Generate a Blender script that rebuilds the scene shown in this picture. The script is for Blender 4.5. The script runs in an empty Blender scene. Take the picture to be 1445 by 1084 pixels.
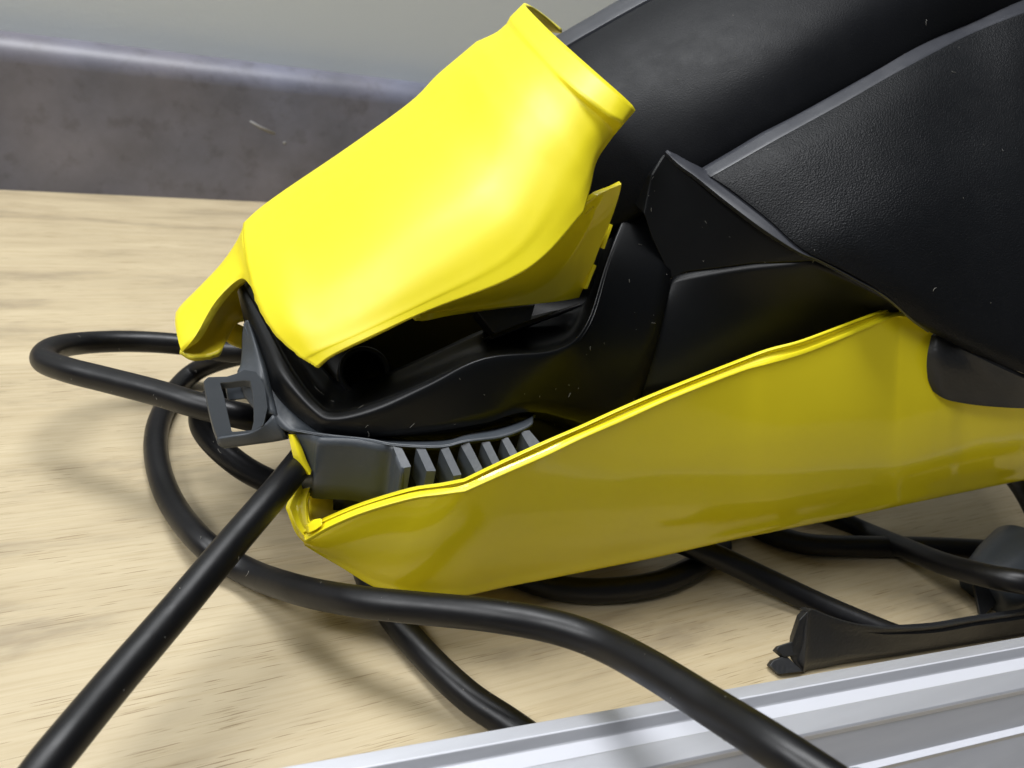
import bpy, bmesh, math, random
import numpy as np
from mathutils import Vector, Matrix, noise
random.seed(7)
S = bpy.context.scene
COL = S.collection

# ------------------------------------------------------------------ camera
# the lens stands 175 mm above the counter, pitched ~26 deg down and rolled ~11 deg
FPX, CX, CY, CAMH = 1150.0, 722.5, 542.0, 175.0
N_ = np.array([0.177, -0.88, -0.441]); N_ /= np.linalg.norm(N_)
X_ = np.array([2168., -140., 1150.]); X_ -= X_.dot(N_) * N_; X_ /= np.linalg.norm(X_)
Y_ = np.cross(N_, X_)
LEAN = False      # the right half of the appliance overhangs towards the lens
def to_world(v):
    return Vector((v.dot(X_), v.dot(Y_), v.dot(N_)))
def P(x, y, z):
    """a sight line through the photo's pixel x, y met at z mm in front of the lens (result in metres)"""
    if LEAN: t = min(max((x - 880) / 480, 0), 1.2); z = z * (1 - 0.055 * t * t * (3 - 2 * min(t, 1)))
    v = np.array([(x - CX) / FPX, (y - CY) / FPX, 1.0]) * z
    return (to_world(v) + Vector((0, 0, CAMH))) * 0.001
def H(x, y, h):
    """the same sight line met at h mm above the counter"""
    r = np.array([(x - CX) / FPX, (y - CY) / FPX, 1.0])
    return P(x, y, (CAMH - h) / -(r.dot(N_)))
cam_d = bpy.data.cameras.new("camera"); cam = bpy.data.objects.new("camera", cam_d); COL.objects.link(cam)
R = to_world(np.array([1., 0, 0])); U = -to_world(np.array([0, 1., 0])); F = to_world(np.array([0, 0, 1.]))
M = Matrix.Identity(4)
for i in range(3):
    M[i][0], M[i][1], M[i][2] = R[i], U[i], -F[i]
M[2][3] = CAMH * 0.001
cam.matrix_world = M
cam_d.sensor_width = 36; cam_d.lens = FPX / 1445 * 36
cam_d.clip_start = 0.005; cam_d.clip_end = 50
cam_d.dof.use_dof = True; cam_d.dof.focus_distance = 0.228; cam_d.dof.aperture_fstop = 22
S.camera = cam

# ------------------------------------------------------------------ light
W = bpy.data.worlds.new("World"); S.world = W; W.use_nodes = True
bg = W.node_tree.nodes["Background"]
bg.inputs[0].default_value = (0.86, 0.93, 1.0, 1); bg.inputs[1].default_value = 0.052
def area(name, loc, target, sx, sy, power, col, spread):
    """a louvred ceiling fitting: a rectangle of light with a limited beam"""
    d = bpy.data.lights.new(name, 'AREA'); d.shape = 'RECTANGLE'; d.size = sx; d.size_y = sy
    d.energy = power; d.color = col; d.spread = math.radians(spread)
    o = bpy.data.objects.new(name, d); COL.objects.link(o); o.location = loc
    o.rotation_euler = (Vector(target) - Vector(loc)).to_track_quat('-Z', 'Y').to_euler()
    return o
area("ceiling_light", (-0.10, 0.43, 1.30), (-0.08, 0.46, 0.0), 0.9, 0.34, 12.5, (0.975, 0.985, 1.0), 180)
area("ceiling_light", (-1.20, 0.36, 1.30), (-0.55, 0.40, 0.0), 1.4, 0.48, 18, (0.975, 0.985, 1.0), 180)
S.view_settings.view_transform = 'Standard'; S.view_settings.look = 'None'
S.view_settings.gamma = 1; S.view_settings.exposure = 0.70
S.cycles.max_bounces = 8

# ------------------------------------------------------------------ materials
def mat(name):
    m = bpy.data.materials.new(name); m.use_nodes = True
    nt = m.node_tree; b = nt.nodes["Principled BSDF"]
    return m, nt, b
def nd(nt, t, **kw):
    n = nt.nodes.new(t)
    for k, v in kw.items(): setattr(n, k, v)
    return n
def tex(nt, kind, scale, detail=4, rough=0.5, stretch=(1, 1, 1), **kw):
    tc = nd(nt, 'ShaderNodeTexCoord'); mp = nd(nt, 'ShaderNodeMapping'); mp.inputs['Scale'].default_value = stretch
    nt.links.new(tc.outputs['Object'], mp.inputs['Vector'])
    t = nd(nt, kind, **kw); t.inputs['Scale'].default_value = scale
    if 'Detail' in t.inputs: t.inputs['Detail'].default_value = detail
    if 'Roughness' in t.inputs: t.inputs['Roughness'].default_value = rough
    nt.links.new(mp.outputs[0], t.inputs['Vector'])
    return t
def ramp(nt, src, stops):
    r = nd(nt, 'ShaderNodeValToRGB'); el = r.color_ramp.elements
    while len(el) < len(stops): el.new(0.5)
    for e, (p, c) in zip(el, stops):
        e.position = p; e.color = (c, c, c, 1) if isinstance(c, float) else (*c, 1)
    nt.links.new(src, r.inputs[0]); return r
def bump(nt, b, src, strength, dist):
    n = nd(nt, 'ShaderNodeBump'); n.inputs['Strength'].default_value = strength; n.inputs['Distance'].default_value = dist
    nt.links.new(src, n.inputs['Height']); nt.links.new(n.outputs[0], b.inputs['Normal']); return n
def mix(nt, fac, a, b_, blend='MIX'):
    m = nd(nt, 'ShaderNodeMix', data_type='RGBA', blend_type=blend)
    for s, v in ((0, fac), (6, a), (7, b_)):
        if isinstance(v, (int, float)): m.inputs[s].default_value = v
        elif isinstance(v, tuple): m.inputs[s].default_value = (*v, 1)
        else: nt.links.new(v, m.inputs[s])
    return m.outputs[2]
def dusty(nt, base, amount=0.5, scale=520, thr=0.12):
    """grains of pale dust scattered over a colour"""
    v = tex(nt, 'ShaderNodeTexVoronoi', scale)
    spots = ramp(nt, v.outputs['Distance'], [(thr * 0.6, 1.0), (thr, 0.0)])
    n = tex(nt, 'ShaderNodeTexNoise', 60, 3)
    gate = ramp(nt, n.outputs[0], [(0.44, 0.0), (0.62, 1.0)])
    sel = ramp(nt, v.outputs['Color'], [(0.55, 0.0), (0.75, 1.0)])
    mul = nd(nt, 'ShaderNodeMath', operation='MULTIPLY'); nt.links.new(spots.outputs[0], mul.inputs[0]); nt.links.new(gate.outputs[0], mul.inputs[1])
    mul1 = nd(nt, 'ShaderNodeMath', operation='MULTIPLY'); nt.links.new(mul.outputs[0], mul1.inputs[0]); nt.links.new(sel.outputs[0], mul1.inputs[1])
    mul2 = nd(nt, 'ShaderNodeMath', operation='MULTIPLY'); nt.links.new(mul1.outputs[0], mul2.inputs[0]); mul2.inputs[1].default_value = amount
    return mix(nt, mul2.outputs[0], base, (0.42, 0.41, 0.38))

def plastic(name, col, rough, var=0.0, dust=0.0, grain=None, coat=0.0, dscale=520, spec=0.5, rv=0.05):
    m, nt, b = mat(name)
    n = tex(nt, 'ShaderNodeTexNoise', 25, 5)
    c = mix(nt, n.outputs[0], tuple(v * (1 - var) for v in col), tuple(v * (1 + var) for v in col))
    if dust: c = dusty(nt, c, dust, dscale)
    nt.links.new(c, b.inputs['Base Color'])
    n2 = tex(nt, 'ShaderNodeTexNoise', 140, 6, 0.65)
    rr = ramp(nt, n2.outputs[0], [(0.3, max(0.03, rough - rv)), (0.7, rough + rv)])
    nt.links.new(rr.outputs[0], b.inputs['Roughness'])
    b.inputs['Coat Weight'].default_value = coat
    b.inputs['Specular IOR Level'].default_value = spec
    if grain:
        sc, st, ds = grain
        g = tex(nt, 'ShaderNodeTexNoise', sc, 1, 0.4)
        bump(nt, b, g.outputs[0], st, ds)
    return m
YEL = plastic("yellow_plastic", (0.90, 0.76, 0.020), 0.10, 0.015, grain=(160, 0.015, 0.0005), rv=0.01)
YEL_SATIN = plastic("yellow_satin_plastic", (0.80, 0.69, 0.012), 0.42, 0.015, grain=(160, 0.03, 0.0005), rv=0.03)
YELEDGE = plastic("yellow_torn_plastic", (0.82, 0.72, 0.05), 0.45, 0.05, grain=(900, 0.4, 0.0005))
YELLOW_IN = plastic("yellow_plastic_inside", (0.78, 0.62, 0.02), 0.4, 0.03)
BLK_TEX = plastic("black_grained_plastic", (0.0042, 0.0048, 0.006), 0.48, 0.2, 0.4, grain=(2100, 0.55, 0.0004), spec=0.20)
BLK_FINE = plastic("black_satin_plastic", (0.006, 0.0065, 0.008), 0.46, 0.2, 0.5, grain=(2200, 0.22, 0.0003), spec=0.13)
BLK_SM = plastic("black_smooth_plastic", (0.003, 0.0034, 0.0042), 0.36, 0.1, 0.7, dscale=430, rv=0.012, spec=0.26)
GREY = plastic("dark_grey_plastic", (0.050, 0.058, 0.068), 0.42, 0.10, 0.3, grain=(700, 0.12, 0.0004))
CHAR = plastic("charcoal_plastic", (0.014, 0.0145, 0.016), 0.45, 0.15, 0.5, grain=(900, 0.25, 0.0004))
SMOOTH = plastic("dark_smooth_trim_plastic", (0.030, 0.032, 0.040), 0.40, 0.1, 0.3, spec=0.7)  # base colour lightened to stand in for light caught on the bevels
RUB = plastic("black_rubber", (0.004, 0.004, 0.005), 0.39, 0.2, 0.5, spec=0.36, grain=(260, 0.10, 0.0006), dscale=450)

def wood():
    m, nt, b = mat("oak_laminate")
    big = tex(nt, 'ShaderNodeTexNoise', 11, 6, 0.62, (1.0, 4.0, 1)); big.inputs['Distortion'].default_value = 0.3
    c0 = ramp(nt, big.outputs[0], [(0.34, (0.36, 0.295, 0.195)), (0.47, (0.49, 0.405, 0.262)), (0.66, (0.555, 0.465, 0.305))])
    streak = tex(nt, 'ShaderNodeTexNoise', 70, 5, 0.65, (0.22, 9, 1))
    s = ramp(nt, streak.outputs[0], [(0.32, (0.82, 0.77, 0.68)), (0.55, (1.0, 1.0, 1.0))])
    c1 = mix(nt, 0.6, c0.outputs[0], s.outputs[0], 'MULTIPLY')
    # pores: short dark dashes along the grain
    pore = tex(nt, 'ShaderNodeTexNoise', 235, 2, 0.5, (0.24, 9.5, 1)); pore.inputs['Distortion'].default_value = 0.15
    p = ramp(nt, pore.outputs[0], [(0.335, (0.50, 0.43, 0.33)), (0.375, (1.0, 1.0, 1.0))])
    where = tex(nt, 'ShaderNodeTexNoise', 16, 2, 0.5, (0.8, 3, 1))
    wv = ramp(nt, where.outputs[0], [(0.36, 0.1), (0.56, 0.95)])
    c2 = mix(nt, wv.outputs[0], c1, mix(nt, 1.0, c1, p.outputs[0], 'MULTIPLY'))
    nt.links.new(c2, b.inputs['Base Color'])
    rr = ramp(nt, streak.outputs[0], [(0.3, 0.52), (0.7, 0.42)]); nt.links.new(rr.outputs[0], b.inputs['Roughness'])
    bump(nt, b, pore.outputs[0], 0.12, 0.0006)
    return m
def stone():
    m, nt, b = mat("concrete_laminate")
    a = tex(nt, 'ShaderNodeTexNoise', 20, 8, 0.62)
    c = ramp(nt, a.outputs[0], [(0.28, (0.102, 0.106, 0.130)), (0.50, (0.148, 0.153, 0.190)), (0.72, (0.192, 0.198, 0.245))])
    d = tex(nt, 'ShaderNodeTexNoise', 75, 4, 0.6)
    s = ramp(nt, d.outputs[0], [(0.30, (0.55, 0.52, 0.5)), (0.46, (1.0, 1.0, 1.0))])
    c2 = mix(nt, 0.5, c.outputs[0], s.outputs[0], 'MULTIPLY')
    e = tex(nt, 'ShaderNodeTexNoise', 6, 2)
    tint = ramp(nt, e.outputs[0], [(0.4, (1.06, 0.98, 0.94)), (0.6, (0.96, 0.98, 1.06))])
    nt.links.new(mix(nt, 1.0, c2, tint.outputs[0], 'MULTIPLY'), b.inputs['Base Color'])
    b.inputs['Roughness'].default_value = 0.45; b.inputs['Specular IOR Level'].default_value = 0.7
    bump(nt, b, d.outputs[0], 0.06, 0.001)
    return m
def paint():
    m, nt, b = mat("grey_wall_paint")
    a = tex(nt, 'ShaderNodeTexNoise', 4, 4)
    nt.links.new(mix(nt, a.outputs[0], (0.55, 0.585, 0.585), (0.59, 0.62, 0.62)), b.inputs['Base Color'])
    b.inputs['Roughness'].default_value = 0.75
    g = tex(nt, 'ShaderNodeTexNoise', 500, 3); bump(nt, b, g.outputs[0], 0.15, 0.0006)
    return m
def alu():
    m, nt, b = mat("anodised_aluminium")
    a = tex(nt, 'ShaderNodeTexNoise', 300, 3, 0.6, (0.03, 1, 1))
    nt.links.new(mix(nt, a.outputs[0], (0.47, 0.48, 0.52), (0.55, 0.56, 0.60)), b.inputs['Base Color'])
    b.inputs['Metallic'].default_value = 0.5
    rr = ramp(nt, a.outputs[0], [(0.3, 0.42), (0.7, 0.52)]); nt.links.new(rr.outputs[0], b.inputs['Roughness'])
    g = tex(nt, 'ShaderNodeTexNoise', 2500, 2); bump(nt, b, g.outputs[0], 0.10, 0.0002)
    return m
WOOD, STONE, PAINT, ALU = wood(), stone(), paint(), alu()
ALU_GLINT = plastic("aluminium_painted_glint", (0.60, 0.61, 0.66), 0.4, 0.04)  # lighter aluminium: the lamp's reflection is painted into the colour

# ------------------------------------------------------------------ mesh helpers
def link(name, me, m, parent=None, smooth=True):
    o = bpy.data.objects.new(name, me); COL.objects.link(o)
    if m: me.materials.append(m)
    if smooth and me.polygons: me.polygons.foreach_set('use_smooth', [True] * len(me.polygons))
    if parent: o.parent = parent
    return o
def tag(o, label=None, cat=None, group=None, kind=None):
    for k, v in (('label', label), ('category', cat), ('group', group), ('kind', kind)):
        if v: o[k] = v
    return o
def cr(p0, p1, p2, p3, t):
    return 0.5 * ((2 * p1) + (p2 - p0) * t + (2 * p0 - 5 * p1 + 4 * p2 - p3) * t * t + (3 * p1 - p0 - 3 * p2 + p3) * t ** 3)
def spline(pts, sub, sharp=()):
    """Catmull-Rom through pts, sub steps per span; a sharp index keeps its corner"""
    n = len(pts); out = []; sh = set(sharp) | {0, n - 1}
    for i in range(n - 1):
        p1, p2 = pts[i], pts[i + 1]
        p0 = p1 * 2 - p2 if i in sh else pts[i - 1]
        p3 = p2 * 2 - p1 if (i + 1) in sh else pts[i + 2]
        for k in range(sub): out.append(cr(p0, p1, p2, p3, k / sub))
    out.append(pts[-1].copy()); return out
def grid_mesh(name, g):
    nv, nu = len(g), len(g[0])
    vs = [p for r in g for p in r]
    fs = [(a * nu + b, a * nu + b + 1, (a + 1) * nu + b + 1, (a + 1) * nu + b) for a in range(nv - 1) for b in range(nu - 1)]
    # faces turned towards the open side (the lens side)
    camp = Vector((0, 0, CAMH * .001)); s = 0
    for f in fs[::3]:
        A, B, Cc = vs[f[0]], vs[f[1]], vs[f[2]]
        s += (B - A).cross(Cc - A).normalized().dot((camp - A).normalized())
    if s < 0: fs = [tuple(reversed(f)) for f in fs]
    me = bpy.data.meshes.new(name); me.from_pydata(vs, [], fs); me.update(); return me
def loft(name, rows, m, parent, su=5, sv=5, sharp_u=(), sharp_v=(), thick=2.0, bev=0.0, jag=None, rim=None):
    rows = [[(P(*q) if not isinstance(q, Vector) else q) for q in r] for r in rows]
    rr = [spline(r, su, sharp_u) for r in rows]
    cols = [spline([r[i] for r in rr], sv, sharp_v) for i in range(len(rr[0]))]
    g = [[cols[i][j] for i in range(len(cols))] for j in range(len(cols[0]))]
    if jag:
        rnd = random.Random(jag[1])
        for (j0, i0, i1) in jag[2]:
            row = g[j0]; inner = g[j0 - 1] if j0 else g[1]
            for i in range(i0 if i0 >= 0 else len(row) + i0, i1 if i1 > 0 else len(row) + i1):
                d = (row[i] - inner[i]); row[i] = row[i] + d * rnd.uniform(-jag[0], jag[0])
    o = link(name, grid_mesh(name, g), m, parent)
    if thick:
        s = o.modifiers.new("wall", 'SOLIDIFY'); s.thickness = thick * .001; s.offset = -1
        s.use_even_offset = False
        if rim: o.data.materials.append(rim); s.material_offset_rim = 1
    if bev:
        b = o.modifiers.new("edge", 'BEVEL'); b.width = bev * .001; b.segments = 2; b.limit_method = 'ANGLE'; b.angle_limit = math.radians(50)
        b.harden_normals = False
    return o
def poly(name, V, faces, m, parent, thick=0, bev=0.6, seg=3, angle=20, vec=None):
    """V: name -> point; faces: name lists; thick: solidify; vec: extrude everything by a world vector (mm) and close"""
    keys = list(V); ix = {k: i for i, k in enumerate(keys)}
    vs = [V[k] if isinstance(V[k], Vector) else P(*V[k]) for k in keys]
    fs = [[ix[k] for k in f] for f in faces]
    bm = bmesh.new(); bv = [bm.verts.new(v) for v in vs]
    for f in fs: bm.faces.new([bv[i] for i in f])
    if vec is not None:
        geo = bmesh.ops.extrude_face_region(bm, geom=bm.faces[:])
        bmesh.ops.translate(bm, verts=[e for e in geo['geom'] if isinstance(e, bmesh.types.BMVert)], vec=Vector(vec) * .001)
        orig = [f for f in bm.faces if False]
    bmesh.ops.recalc_face_normals(bm, faces=bm.faces[:])
    if vec is None:
        camp = Vector((0, 0, CAMH * .001)); bm.normal_update()
        if sum(f.normal.dot((camp - f.calc_center_median()).normalized()) * f.calc_area() for f in bm.faces) < 0:
            bmesh.ops.reverse_faces(bm, faces=bm.faces[:])
    me = bpy.data.meshes.new(name); bm.to_mesh(me); bm.free()
    o = link(name, me, m, parent)
    if thick:
        s = o.modifiers.new("wall", 'SOLIDIFY'); s.thickness = thick * .001; s.offset = -1
    if bev:
        b = o.modifiers.new("edge", 'BEVEL'); b.width = bev * .001; b.segments = seg; b.limit_method = 'ANGLE'; b.angle_limit = math.radians(angle)
        o.modifiers.new("normals", 'WEIGHTED_NORMAL')
    return o
def prism(name, pts, vec, m, parent, bev=0.3, hole=None):
    """an outline (points in order) given thickness along a world vector (mm); hole: second outline of the same length"""
    V = {("o", i): p for i, p in enumerate(pts)}
    if hole:
        V.update({("h", i): p for i, p in enumerate(hole)}); n = len(pts)
        fs = [[("o", i), ("o", (i + 1) % n), ("h", (i + 1) % n), ("h", i)] for i in range(n)]
    else: fs = [[("o", i) for i in range(len(pts))]]
    return poly(name, V, fs, m, parent, bev=bev, seg=2, vec=vec, angle=35)
def tube_bm(bm, pts, r, sides=20, cap=True, rf=None):
    up = None; rings = []
    for i, p in enumerate(pts):
        a = pts[max(i - 1, 0)]; b = pts[min(i + 1, len(pts) - 1)]; t = (b - a).normalized()
        if up is None: up = t.orthogonal().normalized()
        up = (up - t * up.dot(t)).normalized(); sd = t.cross(up)
        rr = r * (rf(i / (len(pts) - 1)) if rf else 1)
        rings.append([bm.verts.new(p + (up * math.cos(2 * math.pi * k / sides) + sd * math.sin(2 * math.pi * k / sides)) * rr) for k in range(sides)])
    for a, b in zip(rings, rings[1:]):
        for k in range(sides): bm.faces.new((a[k], a[(k + 1) % sides], b[(k + 1) % sides], b[k]))
    if cap: bm.faces.new(list(reversed(rings[0]))); bm.faces.new(rings[-1])
def tube(name, pts, d, m, parent=None, sub=14, sides=24):
    sp = spline(pts, sub); bm = bmesh.new(); tube_bm(bm, sp, d * .0005, sides)
    bmesh.ops.recalc_face_normals(bm, faces=bm.faces[:])
    me = bpy.data.meshes.new(name); bm.to_mesh(me); bm.free(); return link(name, me, m, parent)
def thing(name, label, cat, loc, group=None):
    o = bpy.data.objects.new(name, None); COL.objects.link(o); o.location = loc; o.empty_display_size = 0.02
    return tag(o, label, cat, group)
def adopt(root):
    """parts are built at world coordinates: keep them there under their thing"""
    bpy.context.view_layer.update()
    inv = root.matrix_world.inverted()
    for o in bpy.data.objects:
        if o.parent == root: o.matrix_parent_inverse = inv

# ------------------------------------------------------------------ the setting
def slab(name, x0, x1, y0, y1, z0, z1, m, bev=0):
    bm = bmesh.new(); bmesh.ops.create_cube(bm, size=1)
    for v in bm.verts:
        v.co = Vector((x0 if v.co.x < 0 else x1, y0 if v.co.y < 0 else y1, z0 if v.co.z < 0 else z1))
    me = bpy.data.meshes.new(name); bm.to_mesh(me); bm.free()
    o = link(name, me, m, smooth=bool(bev)); tag(o, kind='structure')
    if bev:
        b = o.modifiers.new("edge", 'BEVEL'); b.width = bev; b.segments = 6
        o.modifiers.new("normals", 'WEIGHTED_NORMAL')
    return o
WALLY = 0.589
slab("countertop", -1.2, 1.6, -0.35, WALLY, -0.038, 0.0, WOOD)
slab("backsplash", -1.2, 1.6, WALLY, WALLY + 0.034, -0.038, 0.092, STONE, 0.0155)
slab("wall", -1.2, 1.6, WALLY + 0.034, WALLY + 0.13, -0.2, 1.4, PAINT)

def on_splash(x, y):
    r = to_world(np.array([(x - CX) / FPX, (y - CY) / FPX, 1.0])); return Vector((0, 0, CAMH * .001)) + r * ((WALLY - .0002) / r.y)
SCR = plastic("pale_scratch", (0.27, 0.265, 0.26), 0.6)
splash = bpy.data.objects["backsplash"]
for pts in ([(351,171),(355,170.5),(368,178),(389,187),(387,190.5),(366,181.5)], [(399,201),(403,199.5),(404,203),(400,204)]):
    prism("scratch", [on_splash(*q) for q in pts], (0, 0.5, 0), SCR, splash, bev=0)
# ------------------------------------------------------------------ the appliance
A = thing("appliance", "cracked yellow and black electric appliance lying on its side on the wooden counter", "appliance", H(900, 720, 0))

LEAN = True
# --- upper yellow shell: a barrel-shaped half shell, stations from its torn left end to the flange
def st(*q): return list(q)
U_ = [
 st((343,316,262),(344,352,245.5),(355,408,232.6),(380,462,223.8),(419,501,218.6),(446,518,216.8)),
 st((366,297,264),(384,350,239.5),(400,405,226.6),(420,455,219.8),(446,490,217),(469,501,216.3)),
 st((404,270,266),(428,330,239.5),(452,390,225.6),(480,438,219),(503,466,216.9),(522,475,216.3)),
 st((494,209,269),(522,267,240.5),(551,330,225),(577,385,219.05),(594,422,217.65),(606,437,217.7)),
 st((580,147,271),(615,207,242.5),(650,270,227),(680,322,221.05),(698,366,219.35),(712,397,219.2)),
 st((617,110,272),(652,170,245.5),(690,226,231),(724,277,224.5),(748,318,222.7),(769,361,222.8)),
 st((647,82,274),(672,114,252.4),(705,160,237.9),(745,205,229.6),(785,243,227.5),(812,272,228.1),(824,300,229.4)),
 st((673,60,275.5),(697,90,253.6),(730,133,239),(772,178,231),(808,218,229),(828,244,230.3),(834,262,232.2)),
 st((700,47,277),(722,72,255.2),(752,110,240.6),(792,158,232.3),(822,192,230.7),(840,214,232.5),(843,226,235.1)),
 st((715,35,278),(738,60,256.4),(770,93,241.6),(808,131,233.4),(844,164,232.3),(862,182,234.5),(866,192,237.6)),
 st((720,25,277),(744,57,254.4),(780,96,239.4),(818,133,231.2),(855,161,229.8),(875,172,231.4),(878,178,233.6)),
 st((739,5,280),(769,37,257.4),(805,70,243.4),(840,101,235),(872,129,232.8),(891,147,234),(897,156,236.6)),
]
for r in U_[:6]:      # one more point between third and fourth from the end so that all stations match
    a, b = r[-2], r[-1]; r.insert(-1, tuple((p + q) / 2 for p, q in zip(a, b)))
rows = []
for i, r in enumerate(U_):
    x, y, z = r[0]
    back = [(x + 22, y + 24, z + 34), (x + 5, y + 6, z + 15)]
    if i == 11: back = [(793, 41, 308), (760, 15, 294)]
    if i == 10: back = [(770, 38, 306), (734, 28, 291)]
    rows.append(back + r)
upper = loft("upper_shell", rows, YEL_SATIN, A, su=7, sv=6, sharp_v=(6, 7, 9, 10), thick=1.8,
             jag=(0.18, 3, [(0, 20, 0)]), rim=YELEDGE)
tag(upper, "bright yellow upper shell with a torn left end and a flared collar")

# torn nose piece at the left of the upper shell
nose_rows = [
 [(346,312,266),(342,330,254),(345,358,247),(352,385,243),(354,404,242)],
 [(334,340,266),(332,352,258),(334,370,251),(338,384,247),(341,393,246)],
 [(312,372,266),(308,384,258),(311,396,252),(316,404,248),(320,408,247)],
 [(282,404,266),(276,418,256),(281,430,250),(292,434,247),(299,433,246)],
 [(257,429,264),(252,444,254),(256,462,248),(266,474,245),(276,474,244)],
 [(248,441,262),(247,455,254),(250,474,248),(254,490,245),(257,497,245)],
]
nose = loft("nose_fin", nose_rows, YEL_SATIN, A, su=6, sv=6, thick=2.4, bev=0.25, rim=YELEDGE)
tag(nose, "yellow fin broken off the left end of the upper shell")
under = loft("nose_fin_underside", [
 [(254,494,246),(272,503,246),(292,502,249),(311,494,252),(322,478,258)],
 [(268,480,250),(283,486,252),(300,484,255),(318,474,258),(330,462,262)],
 [(290,450,256),(302,456,259),(316,456,262),(332,450,264),(346,446,266)],
 [(318,418,266),(326,424,268),(336,428,270),(348,432,271),(358,440,272)],
 [(344,394,268),(349,397,270),(354,402,272),(360,410,273),(366,424,274)]], YELLOW_IN, A, su=5, sv=5, thick=1.6, rim=YELEDGE,
 jag=(0.25, 9, [(0, 8, 0)]))
spl = loft("plastic_splinter", [[(316,478,262),(326,486,262),(342,492,262)],[(322,468,263),(332,470,263),(344,474,263)],[(330,455,265),(338,458,265),(346,462,265)]],
     YELLOW_IN, A, su=4, sv=4, thick=1.2, rim=YELEDGE)

# side flap below the collar, in the shade of the shell
flap = loft("side_flap", [
 [(560,452,236),(600,436,238),(650,418,239),(700,395,240),(760,350,242),(810,300,245),(842,276,246),(858,268,247),(877,260,247)],
 [(570,451,238),(605,439,240),(655,426,242),(705,410,244),(758,380,247),(806,335,250),(838,300,250),(855,285,249),(874,274,249)],
 [(580,449,240),(608,441,242),(657,433,245),(708,424,248),(757,408,252),(800,375,255),(826,340,254),(846,320,253),(863,308,252)],
 [(585,445,240),(612,441.5,242),(660,438,245),(709,433,248),(754,429,252),(790,425,256),(817,420,259),(833,384,257),(846,350,255)]], YEL, A, su=5, sv=5, thick=2.0, bev=0.3, sharp_u=(6,))
tag(flap, "yellow side flap hanging under the upper shell")
for pts in ([(861,316),(865,318),(853,352),(848,350)], [(838,373),(842,375),(829,408),(824,408)]):
    prism("flap_tab", [P(x, y, 256) for x, y in pts], (0.4, 2.5, -0.5), YEL, A, bev=0.15)
prism("flap_tab", [P(x, y, 248) for x, y in [(824,304),(836,290),(839,292),(828,303)]], (0.4, 2.0, -0.5), YEL, A, bev=0.15)

# --- lower yellow shell
top = [(430,762,222),(463,743,219),(513,722,216),(579,703,214),(622,697,213),(656,692.5,213),(709,669,214),(769,643,217),(819,619,220),(880,592.5,225),(950,561,231),(1044,524,241),
       (1085,512.5,245),(1135,498,251),(1197,473.5,259),(1259,447.5,268),(1277,446,270),(1314,470,272.5),(1330,480,273.5),(1345,488,274.5),(1362,496,276),(1385,507,278),(1405,516,280),(1425,525,282.5),(1445,533,285),(1475,545,289),(1600,590,308)]
bot = [(430,769,226),(452,783,228),(482,801,231),(526,828,234),(560,837,235),(600,841,236.5),(650,842,238.5),(712,829,242),(785,815,247),(860,800,253),(930,786,260),(1030,763,270),
       (1075,754,275),(1120,745,280),(1193,730.5,290),(1245,719.5,297),(1272,713.5,300),(1305,706.5,304.5),(1322,703,307),(1338,699.5,309),(1356,696,311.5),(1380,691,314.5),(1402,686.5,317),(1424,682,320),(1445,678,323),(1476,672,327),(1600,648,343)]
lip = [(448,738,224),(468,729,221),(513,711,218),(579,691,216),(622,684,215),(656,677,215),(709,651,216),(769,623,219),(819,602,222),(880,574,227),(950,545,233),(1044,508,243),
       (1085,492,247),(1131,480,251),(1192,457.5,259),(1252,436,269),(1265,432,271)]
n0 = 17
def mixp(a, b, t, dz=0.0): return (a[0] + (b[0] - a[0]) * t, a[1] + (b[1] - a[1]) * t, a[2] + (b[2] - a[2]) * t + dz)
face_rows = [top]
for t, dz in ((0.03, -.25), (0.22, -2.2), (0.45, -4.0), (0.66, -4.4), (0.82, -3.6), (0.93, -1.8)):
    face_rows.append([mixp(a, b, t, dz * (0.35 + 0.65 * min(1, i / 8) + 0.9 * min(1, max(0, (i - 8) / 8)))) for i, (a, b) in enumerate(zip(top, bot))])
face_rows.append(bot)
face_rows.append([(x + 6, y - 14, z + 10) for x, y, z in bot])
face_rows.append([(x + 14, y - 45, z + 32) for x, y, z in bot])
lower = loft("lower_shell", face_rows, YEL, A, su=5, sv=4, sharp_u=(), sharp_v=(0,), thick=2.2, bev=0.3)
tag(lower, "darker lit lower yellow shell resting on the cables")
# its rim: outer ledge, groove and the raised inner lip
def off(r, dx, dy, dz): return [(x + dx, y + dy, z + dz) for x, y, z in r]
t17 = top[:n0]
rim_rows = [off(t17, 0, 1.0, -.3), [mixp(a, b, .24, -.2) for a, b in zip(t17, lip)], [mixp(a, b, .30, 1.3) for a, b in zip(t17, lip)], [mixp(a, b, .74, 1.5) for a, b in zip(t17, lip)],
            [mixp(a, b, .84, -.3) for a, b in zip(t17, lip)], lip, off(lip, 1, 5, 3.5), off(lip, 2, 26, 9)]
rimo = loft("shell_rim", rim_rows, YEL_SATIN, A, su=5, sv=2, sharp_u=(5,), sharp_v=tuple(range(8)), thick=1.0, bev=0.18)
prism("rim_end", [P(*q) for q in [(434,741,221),(444,733,221),(454,731,220.5),(456,741,219),(446,748,219.5),(436,753,220.5)]], (0, 2.5, -2), YEL, A, bev=0.4)
rim_cut = prism("rim_corner", [P(*q) for q in [(1264,433,270.5),(1275,440,271),(1313,463,273.5),(1314,469,272.5),(1277,447,270.5)]], (0.5, 3, -1), YEL, A, bev=0.2)
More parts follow.
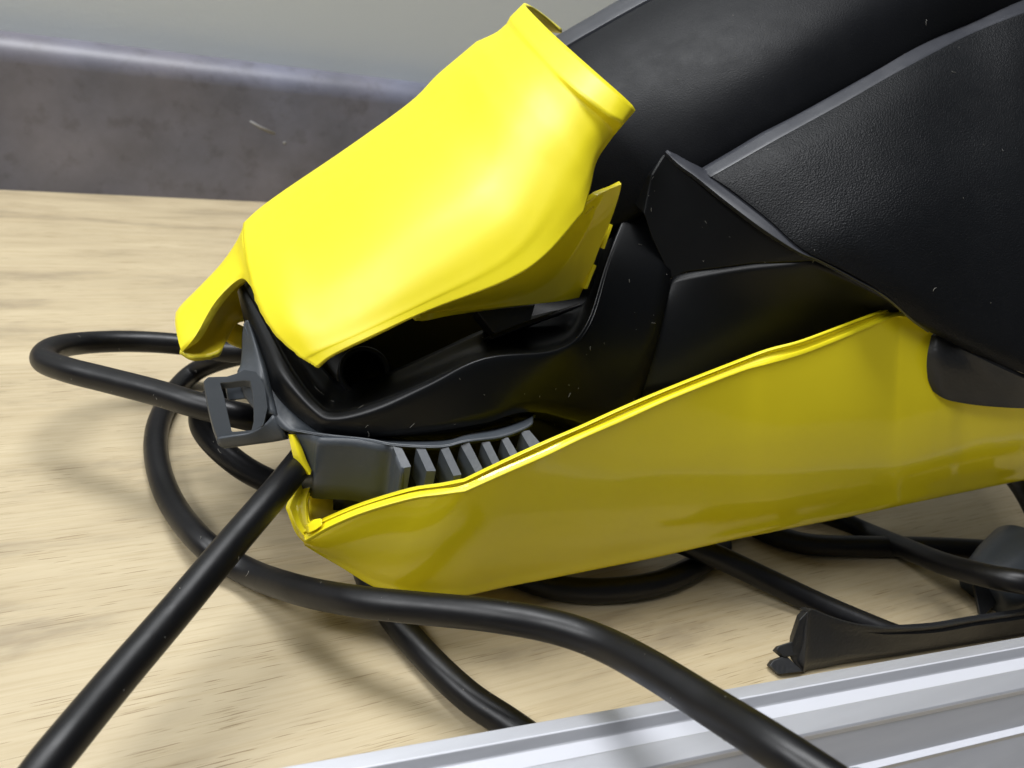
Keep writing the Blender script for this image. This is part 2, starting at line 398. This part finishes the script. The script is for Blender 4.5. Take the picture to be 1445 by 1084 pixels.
# end wall of the lower shell (cracked, with a double lip)
endw = loft("end_wall", [
 [(431,768,225),(417,752,227),(406,724,231),(404,713,232),(418,684,235),(430,668,237)],
 [(434,760,223),(422,748,225),(411,722,229),(410,712,230),(423,685,233),(433,669,235)],
 [(437,752,223.5),(427,742,226),(419,722,230),(419,712,231),(428,688,234),(436,671,236)],
 [(437,744,222),(434,737,224),(432,718,227),(432,704,229),(438,686,232),(441,674,234)],
 [(442,740,226),(438,735,229),(436,718,233),(436,704,235),(441,688,238),(444,676,239)]], YEL, A, su=5, sv=3, sharp_v=(1, 2, 3), thick=1.5, bev=0.2)
loft("end_wall_inside", [[(441,672,240),(438,690,240),(434,712,240),(436,742,232)],[(470,690,247),(470,705,246),(470,722,242),(470,740,234)],[(520,700,246),(520,712,244),(520,722,240),(520,735,232)]], YELLOW_IN, A, thick=1.2)
strip = loft("end_strip", [
 [(407,613,228),(411,634,227.5),(418,657,228),(429,668,229)],
 [(413,614,226.5),(420,636,226),(427,655,226.5),(437,670,227.5)],
 [(419,615,228),(427,634,227.5),(433,650,228),(440,664,229)]], YEL, A, su=5, sv=4, thick=1.4, bev=0.2)

# --- big black covers
upper_cov = loft("upper_cover", [
 [(690,130,296),(770,80,294),(812,62,292),(845,44,293),(892,14,295),(972,-32,299),(1110,-96,313),(1240,-150,330),(1390,-205,352),(1560,-262,380)],
 [(690,112,290),(760,68,288),(800,44,286),(840,21,287),(880,-2,288),(960,-45,292),(1095,-112,306),(1225,-168,323),(1380,-225,346),(1560,-285,375)],
 [(694,126,286),(768,81,283),(806,58,281),(846,35,281.5),(887,12,283),(967,-31,287),(1100,-98,301),(1230,-154,318),(1384,-210,341),(1560,-270,370)],
 [(706,165,276),(782,122,272),(822,98,270),(866,72,270.5),(910,46,272),(990,2,276),(1118,-62,289),(1248,-118,306),(1396,-172,328),(1566,-230,356)],
 [(728,235,268),(806,185,263),(850,158,260.5),(900,128,261),(948,100,262.5),(1034,52,267),(1154,-10,279),(1276,-66,294),(1418,-122,316),(1580,-180,342)],
 [(752,310,266),(836,255,260),(886,223,257.5),(938,190,257),(990,158,258),(1080,105,263),(1194,42,275),(1304,-12,289),(1436,-66,309),(1596,-122,334)],
 [(780,375,268),(866,315,262),(920,280,259.5),(975,246,258.5),(1030,213,260),(1118,162,266),(1240,93,281.5),(1333,41,296),(1445,-2,317),(1610,-52,346)],
 [(784,390,274),(870,330,268),(924,292,265),(980,256,264),(1036,222,266),(1124,170,272),(1246,100,287),(1338,48,302),(1450,5,322),(1614,-45,351)]],
 BLK_FINE, A, su=5, sv=5, sharp_v=(1, 2), thick=2.0)
tag(upper_cov, "satin black upper cover")
loft("cover_edge", [
 [(688,112,294),(758,67,292),(798,43,290),(838,20,291),(878,-3,292),(958,-46,296),(1093,-113,310),(1223,-169,327),(1380,-226,350),(1560,-286,379)],
 [(690,111,289.5),(760,67,287.5),(800,43,285.5),(840,20,286.5),(880,-3,287.5),(960,-46,291.5),(1095,-113,305.5),(1225,-169,322.5),(1380,-226,345.5),(1560,-286,374.5)],
 [(696,127,284),(770,82,281),(808,59,279),(848,36,279.5),(889,13,281),(969,-30,285),(1102,-97,299),(1232,-153,316),(1386,-209,339),(1562,-269,368)],
 [(699,133,284.5),(773,88,281.5),(811,65,279.5),(851,42,280),(892,19,281.5),(972,-24,285.5),(1105,-91,299.5),(1235,-147,316.5),(1389,-203,339.5),(1565,-263,368.5)]],
 SMOOTH, A, su=5, sv=3, sharp_v=(1, 2), thick=0.8, bev=0.3)
ridge = loft("ridge_trim", [
 [(990,240,266.5),(1040,210,268.5),(1086,183,271.5),(1174,136,281.5),(1242,98,290.5),(1289,72,297.5),(1362,35,310.5),(1445,1,325.5),(1540,-30,341.5),(1640,-60,360.5)],
 [(989,238,258.3),(1040,208,260.3),(1084,182,263.3),(1172,134,273.3),(1240,95,282.8),(1287,69,289.8),(1360,32,302.8),(1445,-2,317.8),(1540,-32,333.8),(1640,-62,352.8)],
 [(1003,250,254),(1054,221,255.5),(1098,196,258.5),(1182,150,268),(1250,111,277.5),(1296,86,284.5),(1368,49,297.5),(1447,18,311),(1542,-11,328),(1642,-41,347)],
 [(1006,255,257),(1057,226,258.5),(1101,201,261.5),(1185,155,271),(1253,116,280.5),(1299,91,287.5),(1371,54,300.5),(1450,23,314),(1545,-6,331),(1645,-36,350)]],
 SMOOTH, A, su=5, sv=4, sharp_v=(1,2), thick=1.0, bev=0.4)
tag(ridge, "smooth strip along the top of the grained side cover, highlight painted into its colour")
side_cov = loft("side_cover", [
 [(1003,249,254.3),(1054,220,255.8),(1098,195,258.8),(1182,149,268.3),(1250,110,277.8),(1296,85,284.8),(1368,48,297.8),(1447,17,311.3),(1542,-12,328.3),(1642,-42,347.3)],
 [(1032,268,252),(1082,241,253),(1125,219,255),(1204,180,263),(1268,147,271.5),(1312,126,278),(1378,95,290),(1454,66,303),(1546,40,319),(1642,14,338)],
 [(1085,310,250),(1134,287,250.5),(1175,268,252.5),(1246,236,258.5),(1304,211,266),(1344,194,272),(1402,170,282),(1470,146,294),(1556,124,309),(1646,104,326)],
 [(1133,352,249),(1180,332,249),(1218,316,251),(1282,290,256),(1334,270,262),(1370,257,267),(1424,240,276),(1486,222,287),(1566,206,300),(1650,192,314)],
 [(1192,382,251),(1232,369,251.5),(1266,359,253.5),(1320,343,257.5),(1368,332,262.5),(1400,326,267),(1448,317,274),(1504,308,283),(1576,300,295),(1654,294,307)],
 [(1250,416,255),(1285,412,256),(1314,411,258),(1358,409,261),(1400,408,265.5),(1428,408,269),(1472,408,275),(1522,408,282.5),(1588,408,292),(1658,410,302)],
 [(1290,452,261.5),(1318,460,262),(1343,470,263),(1382,482,265.5),(1420,492,269),(1446,499,272),(1486,509,277),(1534,520,283),(1596,532,291),(1660,546,300)],
 [(1313,469,267),(1338,481,267.5),(1362,493,268.5),(1400,510,271),(1436,524,274),(1460,533,276.5),(1498,547,281),(1544,561,287),(1602,578,294),(1664,596,302)]],
 BLK_TEX, A, su=5, sv=5, sharp_v=(), thick=2.6, bev=0.5)
tag(side_cov, "grained black side cover with a rounded ridge along its top")
# smooth chamfer along the front edge of the side cover
front_edge = loft("cover_front_edge", [
 [(943,210,258),(967,225,256.5),(994,239,257),(1036,267,254),(1088,308,251.5),(1134,351,250.3),(1162,366,251),(1207,391,253),(1252,416,256),(1292,450,262.3),(1313,466,267.3)],
 [(939,214,255.3),(959,233,253.6),(984,251,252),(1022,282,249.8),(1075,322,248.6),(1126,355,248.9),(1158,368,250.1),(1204,393,252.2),(1249,418,255.2),(1289,452,262),(1311,467.5,267)],
 [(936,217,257),(956,237,255.5),(981,255,254),(1019,286,252),(1072,326,250.7),(1124,358,250.7),(1155,371,251.6),(1202,395.5,253.9),(1247,420.5,256.9),(1287,454,263.6),(1310,470,268.6)]],
 SMOOTH, A, su=6, sv=3, sharp_v=(1,), thick=1.2, bev=0.5)

# dark grey inset under the side cover
inset = loft("grip_inset", [
 [(1318,470,270.8),(1326,470,270.5),(1346,482,271.5),(1386,502,270.5),(1445,528,276.5),(1530,562,288.5),(1620,594,301.5)],
 [(1314,474,270.6),(1325,475,269.2),(1346,487,270.2),(1386,507,269.7),(1445,534,276),(1530,566,288.5),(1620,597,301.5)],
 [(1308,505,270.8),(1325,507,269.3),(1348,515,270),(1388,530,273.5),(1446,549,279.5),(1530,571,291.5),(1620,588,303.5)],
 [(1309,534,274.3),(1326,542,273.3),(1348,549,274.3),(1388,558,277.5),(1446,566,283.2),(1530,573,294.5),(1620,582,305.5)],
 [(1316,552,276.7),(1329,561,276.5),(1347,567,277.5),(1388,573,280.5),(1446,576.5,286),(1530,577,296.5),(1620,576,306.5)]], CHAR, A, su=5, sv=5, sharp_v=(1,), thick=2.5, bev=0.6)
tag(inset, "dark grey soft inset above the lower shell's right end")

# --- black inner body seen through the break
V = dict(a=(940,212,257), b=(987,252,254.5), c=(1054,304,252.5), d=(1128,355,251), e=(1152,369,251.5), f=(1248,419,260), g=(1276,443,275),
         h=(894,255,262), h1=(920,246,256), i=(888,284,261), i1=(909,304,256.5), j=(918,334,259), k=(946,394,263), k1=(965,386,261.5), k2=(1050,374,257), k3=(1120,371,253),
         l=(926,442,261), m=(903,565,261), q=(800,568,252), r=(1000,545,265), s=(1150,492,269), t=(960,615,268), t2=(1080,560,272), t3=(1300,480,284),
         b1=(880,240,292), b2=(884,335,292), u=(745,598,245), u2=(730,660,255))
F_ = [["a","b","c","k1","k","j","i1","h1"], ["a","h1","h"], ["h","h1","i1","i"], ["c","d","k2","k1"], ["d","e","k3","k2"], 
      ["m","r","t2","t"], ["r","s","t2"], ["s","g","t3","t2"], ["m","t","u2","u","q"], ["h","i","b1"], ["i","b2","b1"]]
body = poly("inner_body", V, F_, BLK_SM, A, thick=1.6, bev=1.2, seg=3, angle=14)
tag(body, "glossy black inner body laid bare by the break")
loft("inner_panel", [
 [(946,394,263),(965,386,261.5),(1050,374,257),(1120,371,253.6),(1155,371,252.8),(1248,419,261),(1278,443,276)],
 [(930,455,262),(952,445,262),(1030,435,261.5),(1105,425,261),(1155,420,262),(1245,440,269),(1290,455,280)],
 [(903,567,261),(930,562,262.5),(1000,548,266),(1080,523,270),(1150,498,273),(1240,476,279),(1300,480,286)]], BLK_SM, A, su=6, sv=5, thick=1.2)
neck = loft("neck", [
 [(358,392,264),(390,425,260),(425,475,254),(462,525,252),(488,540,252),(540,528,252),(605,500,253),(690,462,256),(775,440,262),(826,425,270),(850,350,282),(876,270,292)],
 [(350,396,257),(386,450,252),(420,505,247),(452,552,243),(479,566,242),(532,552,241),(602,526,242),(683,493,245),(780,482,252),(822,448,260),(855,352,272),(880,268,284)],
 [(343,402,252),(380,465,240),(411,521,231),(448,569,226),(475,581,224),(530,568,222.5),(600,540,222),(681,505,224),(781,493,233),(828,458,246),(860,356,258),(906,244,270)],
 [(338,406,252),(370,478,239),(397,531,230),(441,583,225),(471,595,222.5),(530,583,221),(600,554,221),(685,514,223),(785,502,232),(834,466,245),(866,366,257),(910,252,269)],
 [(335,412,254),(356,500,242),(380,548,233),(433,599,229),(469,613.5,226),(530,616,224.5),(600,611,225),(685,597,227),(752,580,235),(885,585,257),(945,396,261.3),(932,300,266)],
 [(340,430,262),(365,510,252),(390,548,244),(440,596,240),(472,608,238),(530,610,236),(600,605,236),(685,590,238),(752,590,243),(885,605,266),(952,402,270),(920,320,266)]],
 BLK_SM, A, su=6, sv=5, sharp_v=(2, 4), thick=1.2)
tag(neck, "black channel-shaped neck with a hole in its floor")
loft("neck_floor", [
 [(335,395,276),(400,440,266),(470,556,259),(560,545,258),(690,500,260),(800,470,266),(880,420,276)],
 [(360,360,285),(430,400,276),(510,490,264),(580,480,264),(690,455,267),(780,430,273),(860,380,283)],
 [(390,340,300),(470,350,292),(560,400,282),(640,390,282),(720,370,284),(790,350,288),(850,320,296)],
 [(420,300,330),(520,280,324),(600,300,315),(680,290,312),(740,280,312),(800,270,312),(850,260,315)]], BLK_SM, A, su=5, sv=5, thick=1.2)
# boss with a hole
def ring(name, c, n, r0, r1, depth, m, parent, seg=36):
    n = n.normalized(); e = n.orthogonal().normalized(); f = n.cross(e); bm = bmesh.new(); rr = []
    for r, d in ((r1, depth), (r1, .4), (r1 - .5, 0), (r0 + .5, 0), (r0, .5), (r0 * .92, depth)):
        rr.append([bm.verts.new(c + ((e * math.cos(2 * math.pi * k / seg) + f * math.sin(2 * math.pi * k / seg)) * r - n * d) * .001) for k in range(seg)])
    for a, b in zip(rr, rr[1:]):
        for k in range(seg): bm.faces.new((a[k], a[(k + 1) % seg], b[(k + 1) % seg], b[k]))
    bm.faces.new(rr[-1])
    bmesh.ops.recalc_face_normals(bm, faces=bm.faces[:])
    me = bpy.data.meshes.new(name); bm.to_mesh(me); bm.free(); return link(name, me, m, parent)
ring("screw_boss", P(514, 524, 250), Vector((-0.22, -0.75, 0.62)), 6.2, 8.0, 11, BLK_SM, A)
prism("inner_rib", [P(*q) for q in [(690,474,247),(745,452,250),(820,427,254),(822,431,254),(750,458,249.5),(694,480,247)]], (0, 5, -4), BLK_SM, A, bev=0.4)
prism("inner_web", [P(*q) for q in [(672,438,250),(756,429,256),(748,455,254),(700,474,249)]], (1, 5, -4), CHAR, A, bev=0.5)

# --- grey cord-strain bracket and vent block
fr_o = [(287,538),(293,532),(320,531),(333,527),(345,521),(362,524),(374,545),(378,575),(372,600),(352,612),(318,618),(306,617),(300,600),(293,572)]
fr_h = [(311,541),(313,540),(325,539.5),(336,538),(346,537),(353,538),(356,552),(358,575),(358,594),(355,607),(330,609),(327,608),(323,590),(317,562)]
prism("cord_loop", [P(x, y, 233 - (x - 287) * .05) for x, y in fr_o], (0.3, 1.2, -2.7), GREY, A, bev=0.5, hole=[P(x, y, 233 - (x - 287) * .05) for x, y in fr_h])
prism("loop_inner_ledge", [P(x, y, 238 - (x - 287) * .05) for x, y in [(318,543),(337,540),(352,540),(357,566),(345,563),(322,566)]], (0.5, 4, -2), GREY, A, bev=0.4)
loft("bracket_arm", [
 [(345,452,249),(342,470,246.5),(341,495,244),(339,515,239),(335,528,236),(345,560,234)],
 [(347,452,247),(349,472,243.5),(351,495,240),(353,515,235.5),(354,535,233),(362,580,231)],
 [(350,452,246),(357,472,241),(364,495,237),(372,520,233),(378,545,231),(390,585,229)],
 [(354,452,250),(364,472,247),(374,495,244),(386,525,240),(394,555,238),(402,592,236)]], GREY, A, su=6, sv=5, thick=2.0)
loft("bracket_foot", [
 [(306,619,231),(330,615,230),(352,611,229.5),(372,600,229),(385,585,229)],
 [(307,627,232),(332,624,231),(355,621,230.5),(378,612,230),(398,606,229)],
 [(317,633,234),(340,630,233),(362,627,232.5),(385,624,232),(406,620,231)],
 [(330,628,240),(350,625,239),(370,620,238),(390,615,237),(408,610,236)]], GREY, A, su=4, sv=4, thick=1.0)
plate_f = [(368,540,233),(380,572,230),(392,598,228.5),(404,607,227),(424,610,225.5),(447,614,224),(480,618,222.5),(520,622.5,221.5),(554,629,220.8),(600,632,220.5),(630,631,221.5),(659,624,223),(707,618,226.5),(740,606,230),(752,598,232)]
plate_b = [(374,528,234.5),(392,552,233),(410,575,231.5),(432,595,230.5),(452,606,230),(470,613,228),(492,617,227),(520,619,226.5),(554,623,225.5),(600,625.5,224),(632,623,225),(659,615,226.5),(706,606,230),(738,595,234),(752,586,237)]
plate = loft("vent_plate", [off(plate_b, 4, -4, 6), plate_b, plate_f, [(x - .3, y + 1.5, z + 1.5) for x, y, z in plate_f], [(x - .6, y + 3, z + 8) for x, y, z in plate_f]], GREY, A, su=5, sv=3, sharp_v=(2, 3), thick=0.8)
loft("vent_gap", [[(480,612,233),(560,613,232),(640,606,234),(700,590,238),(750,570,246),(850,520,262),(960,560,268)],[(470,630,240),(560,650,238),(640,650,240),(700,640,242),(770,620,248),(850,590,262),(960,600,268)],[(470,720,240),(560,720,238),(640,700,240),(700,690,244),(800,660,250),(870,630,262),(960,640,268)]], BLK_SM, A, thick=1.0)
dn = Vector((0, 0, -.001))
def down(q, mm): return P(*q) + dn * mm
b0 = [(414,610,228),(430,612,226),(446,616,223.8),(453,619,222.2),(500,621,221.6),(535,627,221),(553,630,221.2),(560,645,219.2),(567,661.5,217)]
blk = [[P(*q) for q in b0], [down(q, 5) for q in b0], [down(q, 10) for q in b0], [down(q, 20) for q in b0]]
loft("vent_block", blk, GREY, A, su=4, sv=2, sharp_u=(2,), thick=1.5)
ribs = [((554,629),(567,632),(580,659),(567,661)), ((587,632),(600,632),(615,665),(602,665)), ((621,632),(633,631),(651,670),(640,672)),
        ((649,627),(662,624),(681,662),(671,667)), ((679,624),(691,623),(706,654),(696,658)), ((707,619),(717,617),(732,643),(722,648)), ((734,609),(747,607),(764,628),(750,636))]
for i, q in enumerate(ribs):
    zb = (221.0, 220.9, 221.7, 223.4, 225.3, 227.3, 230.2)[i]; zf = zb - 4.0 + i * .25
    prism("vent_rib", [P(*q[0], zb), P(*q[1], zb), P(q[2][0], q[2][1] - 1.2, zf), P(*q[2], zf + .3), P(*q[3], zf + .3)], (0, 0.4, -9), GREY, A, bev=0.25)
# lint: short pale fibres clinging to the black plastic
def lint(name, srcs, n, seed, parent):
    rnd = random.Random(seed); bm = bmesh.new(); camp = Vector((0, 0, CAMH * .001))
    for o in srcs:
        me = o.data; ps = [p for p in me.polygons if p.normal.dot((camp - p.center).normalized()) > 0.25]
        cum = np.cumsum([p.area for p in ps])
        for _ in range(n):
            p = ps[int(np.searchsorted(cum, rnd.random() * cum[-1]))]
            vs = [me.vertices[i].co for i in p.vertices]; k = rnd.randrange(1, len(vs) - 1)
            a, b = rnd.random(), rnd.random()
            if a + b > 1: a, b = 1 - a, 1 - b
            c = vs[0] + (vs[k] - vs[0]) * a + (vs[k + 1] - vs[0]) * b + p.normal * 0.00015
            t = p.normal.orthogonal().normalized(); t = Matrix.Rotation(rnd.uniform(0, 6.28), 3, p.normal) @ t; u = p.normal.cross(t)
            L = rnd.choice((.0003, .0003, .0004, .0005, .0009, .0016)) * rnd.uniform(.6, 1.3); kk = rnd.uniform(-.6, .6)
            tube_bm(bm, [c + t * (L * q) + u * (L * kk * q * q) + p.normal * (0.0001 * abs(q)) for q in (-.5, -.2, .15, .5)], rnd.uniform(.00003, .00006), 5)
    me = bpy.data.meshes.new(name); bm.to_mesh(me); bm.free()
    return tag(link(name, me, LINT, parent), kind='stuff')
LINT = plastic("pale_lint", (0.30, 0.29, 0.26), 0.8)
lint("lint", [body], 80, 5, A); lint("lint", [side_cov, upper_cov], 32, 6, A); lint("lint", [neck], 40, 8, A)
adopt(A); LEAN = False

# ------------------------------------------------------------------ cables (8 mm)
CD = 8.2
def run_out(p, *steps):
    """carry a cord on past the frame and down on to the counter"""
    return [Vector((p.x + dx, p.y + dy, max(z, CD * .0005))) for dx, dy, z in steps]
pc, fc = P(0,1160,147), P(1190,1118,142)
t = tube("power_cord", [P(480,560,285), P(445,620,252), P(403,678,224), P(330,764,205), P(250,860,188), P(160,965,171), P(80,1062,157), pc] + run_out(pc, (-.035, -.03, .012), (-.08, -.08, 0), (-.16, -.18, 0), (-.22, -.30, 0)), CD, RUB)
tag(t, "straight black cord leaving the appliance's grey end and running out at the bottom left corner", "cord", "black cords round the appliance")
c = tube("coiled_cable", [H(800,1080,4.2), H(722,1024,4.2), H(660,982,4.2), H(600,925,4.2), H(553,868,5), H(520,815,6), H(500,750,8), H(470,710,14), P(430,697,268), P(395,686,265), P(345,661,263), P(305,628,263), P(286,600,263), P(290,575,265), P(320,552,272), P(372,530,285),
     P(420,500,300), P(440,470,315), P(400,488,325), P(330,497,322), P(265,487,318), P(190,482,312), P(120,484,300), P(75,492,282), P(62,508,268), P(95,522,260), P(150,536,256), P(220,554,251), P(280,572,247), P(345,588,249), P(410,600,262), P(455,560,290), P(430,500,318), P(370,497,330),
     P(310,509,334), H(268,530,5), H(238,566,4.3), H(221,610,4.2), H(224,662,4.2), H(246,716,5), H(290,769,8), P(350,807,241), P(420,832,225), P(500,848,212), P(590,858,206), P(690,868,200), P(780,884,196), P(850,908,190), P(920,945,178), P(1000,995,165), P(1090,1052,151), fc] + [fc * 2 - P(1090,1052,151)] + run_out(fc, (.060, -.085, .020), (.10, -.15, 0), (.15, -.26, 0)), CD, RUB, sub=12)
tag(c, "looping black cable coiled left of the appliance and crossing the foreground over the metal rail", "cable", "black cords round the appliance")
c2 = tube("trailing_cable", [P(1600,845,284), P(1500,832,274), P(1445,822,272), P(1390,812,280), P(1330,795,296), P(1270,771,316), P(1215,748,332), H(1150,720,5), H(1080,715,4.5), H(1020,745,4.2), H(1015,775,4.2), H(985,797,4.2), H(930,822,4.2), H(860,833,4.2), H(790,830,4.2), H(720,808,4.2), H(690,785,4.2), H(720,750,4.2), H(800,735,7), H(900,742,12),
     H(960,765,13), H(1020,789,11), H(1090,822,7), H(1160,855,4.6), H(1240,889,4.2), H(1266,899,4.2)], CD, RUB)
tag(c2, "black cable lying in the shade under the appliance's lower yellow shell", "cable", "black cords round the appliance")
c3 = tube("cable_end", [H(1040,725,4.2), H(1080,750,4.2), H(1140,768,4.2), H(1220,771,4.2), H(1300,772,4.2), H(1390,776,4.2), H(1500,785,4.2)], CD, RUB)
tag(c3, "short stretch of black cable on the wood behind the grey plastic cup", "cable", "black cords round the appliance")
c4 = tube("hanging_cable", [P(1400,640,345), P(1425,665,335), P(1450,700,325), P(1480,760,315), P(1520,840,305)], CD, RUB)
tag(c4, "black cable hanging down beside the shell at the right edge", "cable", "black cords round the appliance")

lint("lint", [c], 90, 11, c); lint("lint", [t], 25, 12, t)
# ------------------------------------------------------------------ black bracket on the counter behind the rail
B = thing("bracket", "long black plastic bracket with a pronged end lying behind the metal rail", "bracket", H(1260, 935, 0))
topl = [(1141,861),(1147,859),(1166,867),(1197,877),(1236,884),(1264,885.5),(1320,883),(1376,873.5),(1445,864),(1560,846)]
botl = [(1134,950),(1141,946),(1164,942),(1196,936),(1236,930),(1264,926),(1320,917),(1376,908),(1445,897),(1560,880)]
hz = [20,20,18,16,14,14,14,15,16,18]
rows = [[H(x + 6, y - 3, h - 2) + Vector((0, .004, -.004)) for (x, y), h in zip(topl, hz)], [H(x, y, h) for (x, y), h in zip(topl, hz)], [H(x, y + 2, h) for (x, y), h in zip(topl, hz)]]
rows += [[H(a[0] + (b[0] - a[0]) * t, a[1] + (b[1] - a[1]) * t, h * (1 - t) + 2 * t) for a, b, h in zip(topl, botl, hz)] for t in (.3, .6, .88)]
rows += [[H(x, y - 4, 1.8) for x, y in botl], [H(x, y, 0.6) for x, y in botl]]
loft("bracket_bar", rows, CHAR, B, su=4, sv=3, sharp_v=(1, 2, 5, 6), thick=2.4, bev=0.3)
prism("bracket_end", [H(*q) for q in [(1141,862,20),(1128,876,17),(1118,906,9),(1116,930,4),(1130,948,1),(1139,935,4),(1137,900,11)]], (1.5, 2.5, -.5), CHAR, B, bev=0.3)
prism("prong", [H(*q) for q in [(1119,905,9),(1100,911,7.5),(1095,917,6.5),(1107,927,5),(1135,924,6)]], (0.5, 1.5, -2), CHAR, B, bev=0.3)
prism("prong", [H(*q) for q in [(1110,925,5),(1091,932,3.5),(1086,939,2.5),(1100,952,1.8),(1134,948,2)]], (0.5, 1.5, -1.6), CHAR, B, bev=0.3)
adopt(B)

# ------------------------------------------------------------------ grey plastic cup at the right edge
K = thing("plastic_cup", "dark grey cone-shaped plastic cup with an open end, standing behind the black bracket", "plastic cup", H(1420, 850, 0))
def lathe(name, a, b, prof, m, parent, seg=48):
    ax = (b - a); L = ax.length; ax.normalize(); e = ax.orthogonal().normalized(); f = ax.cross(e); bm = bmesh.new(); rr = []
    for tt, r in prof:
        rr.append([bm.verts.new(a + ax * L * tt + (e * math.cos(2 * math.pi * k / seg) + f * math.sin(2 * math.pi * k / seg)) * r * .001) for k in range(seg)])
    for p, q in zip(rr, rr[1:]):
        for k in range(seg): bm.faces.new((p[k], p[(k + 1) % seg], q[(k + 1) % seg], q[k]))
    bm.faces.new(rr[0]); bmesh.ops.recalc_face_normals(bm, faces=bm.faces[:])
    me = bpy.data.meshes.new(name); bm.to_mesh(me); bm.free(); return link(name, me, m, parent)
lathe("cup_body", P(1386, 836, 302), P(1447, 790, 312), [(0, 6), (0.03, 9.5), (.25, 11.6), (.6, 13.4), (1, 14.6), (1.02, 14.2), (1.0, 13.2), (.5, 12), (.2, 10), (.2, .2)], GREY, K)
prism("cup_foot", [H(*q) for q in [(1372,812,12),(1400,800,14),(1420,840,6),(1384,874,1)]], (3, 3, -1), CHAR, K, bev=0.5)
adopt(K)

# ------------------------------------------------------------------ aluminium rail in the foreground
h0 = 25
e0, e1 = H(380, 1086, h0), H(1445, 898.5, h0)
d = (e1 - e0).normalized(); side = Vector((d.y, -d.x, 0)).normalized()
sec = []
for y, h in ((898.5, h0), (912, h0), (914, h0 - .15), (925.5, h0 - 1.8), (928, h0 - 2.0), (944, h0 - 2.6), (945, h0 - 2.5), (970, h0 - 2.5), (974, h0 - 3.0), (979, h0 - 4.4), (1020, h0 - 10.5), (1024, h0 - 11.0), (1034, h0 - 11.3), (1038, h0 - 12.2), (1100, h0 - 20), (1120, h0 - 24.6)):
    p = H(1445, y, h); sec.append(((p - e1).dot(side), h * .001))
sec = [(-.0, .0004)] + [(w, h) for w, h in sec] + [(sec[-1][0], .0004)]
bm = bmesh.new(); ends = []
for tt in (-0.75, 0.60):
    ends.append([bm.verts.new(Vector((e1.x, e1.y, 0)) + d * tt + side * w + Vector((0, 0, h))) for w, h in sec])
n = len(sec)
for k in range(n): bm.faces.new((ends[0][k], ends[0][(k + 1) % n], ends[1][(k + 1) % n], ends[1][k]))
bm.faces.new(ends[0]); bm.faces.new(list(reversed(ends[1])))
bmesh.ops.recalc_face_normals(bm, faces=bm.faces[:])
me = bpy.data.meshes.new("aluminium_rail"); bm.to_mesh(me); bm.free()
rail = link("aluminium_rail", me, ALU)
me.materials.append(ALU_GLINT)
for k in (2, 5, 9, 12): me.polygons[k].material_index = 1        # edges and groove flank, lamp reflection painted on as lighter colour
b = rail.modifiers.new("edge", 'BEVEL'); b.width = .0004; b.segments = 3; b.limit_method = 'ANGLE'; b.angle_limit = math.radians(12)
rail.modifiers.new("normals", 'WEIGHTED_NORMAL')
tag(rail, "silver grooved aluminium rail lying across the bottom right foreground", "metal rail")
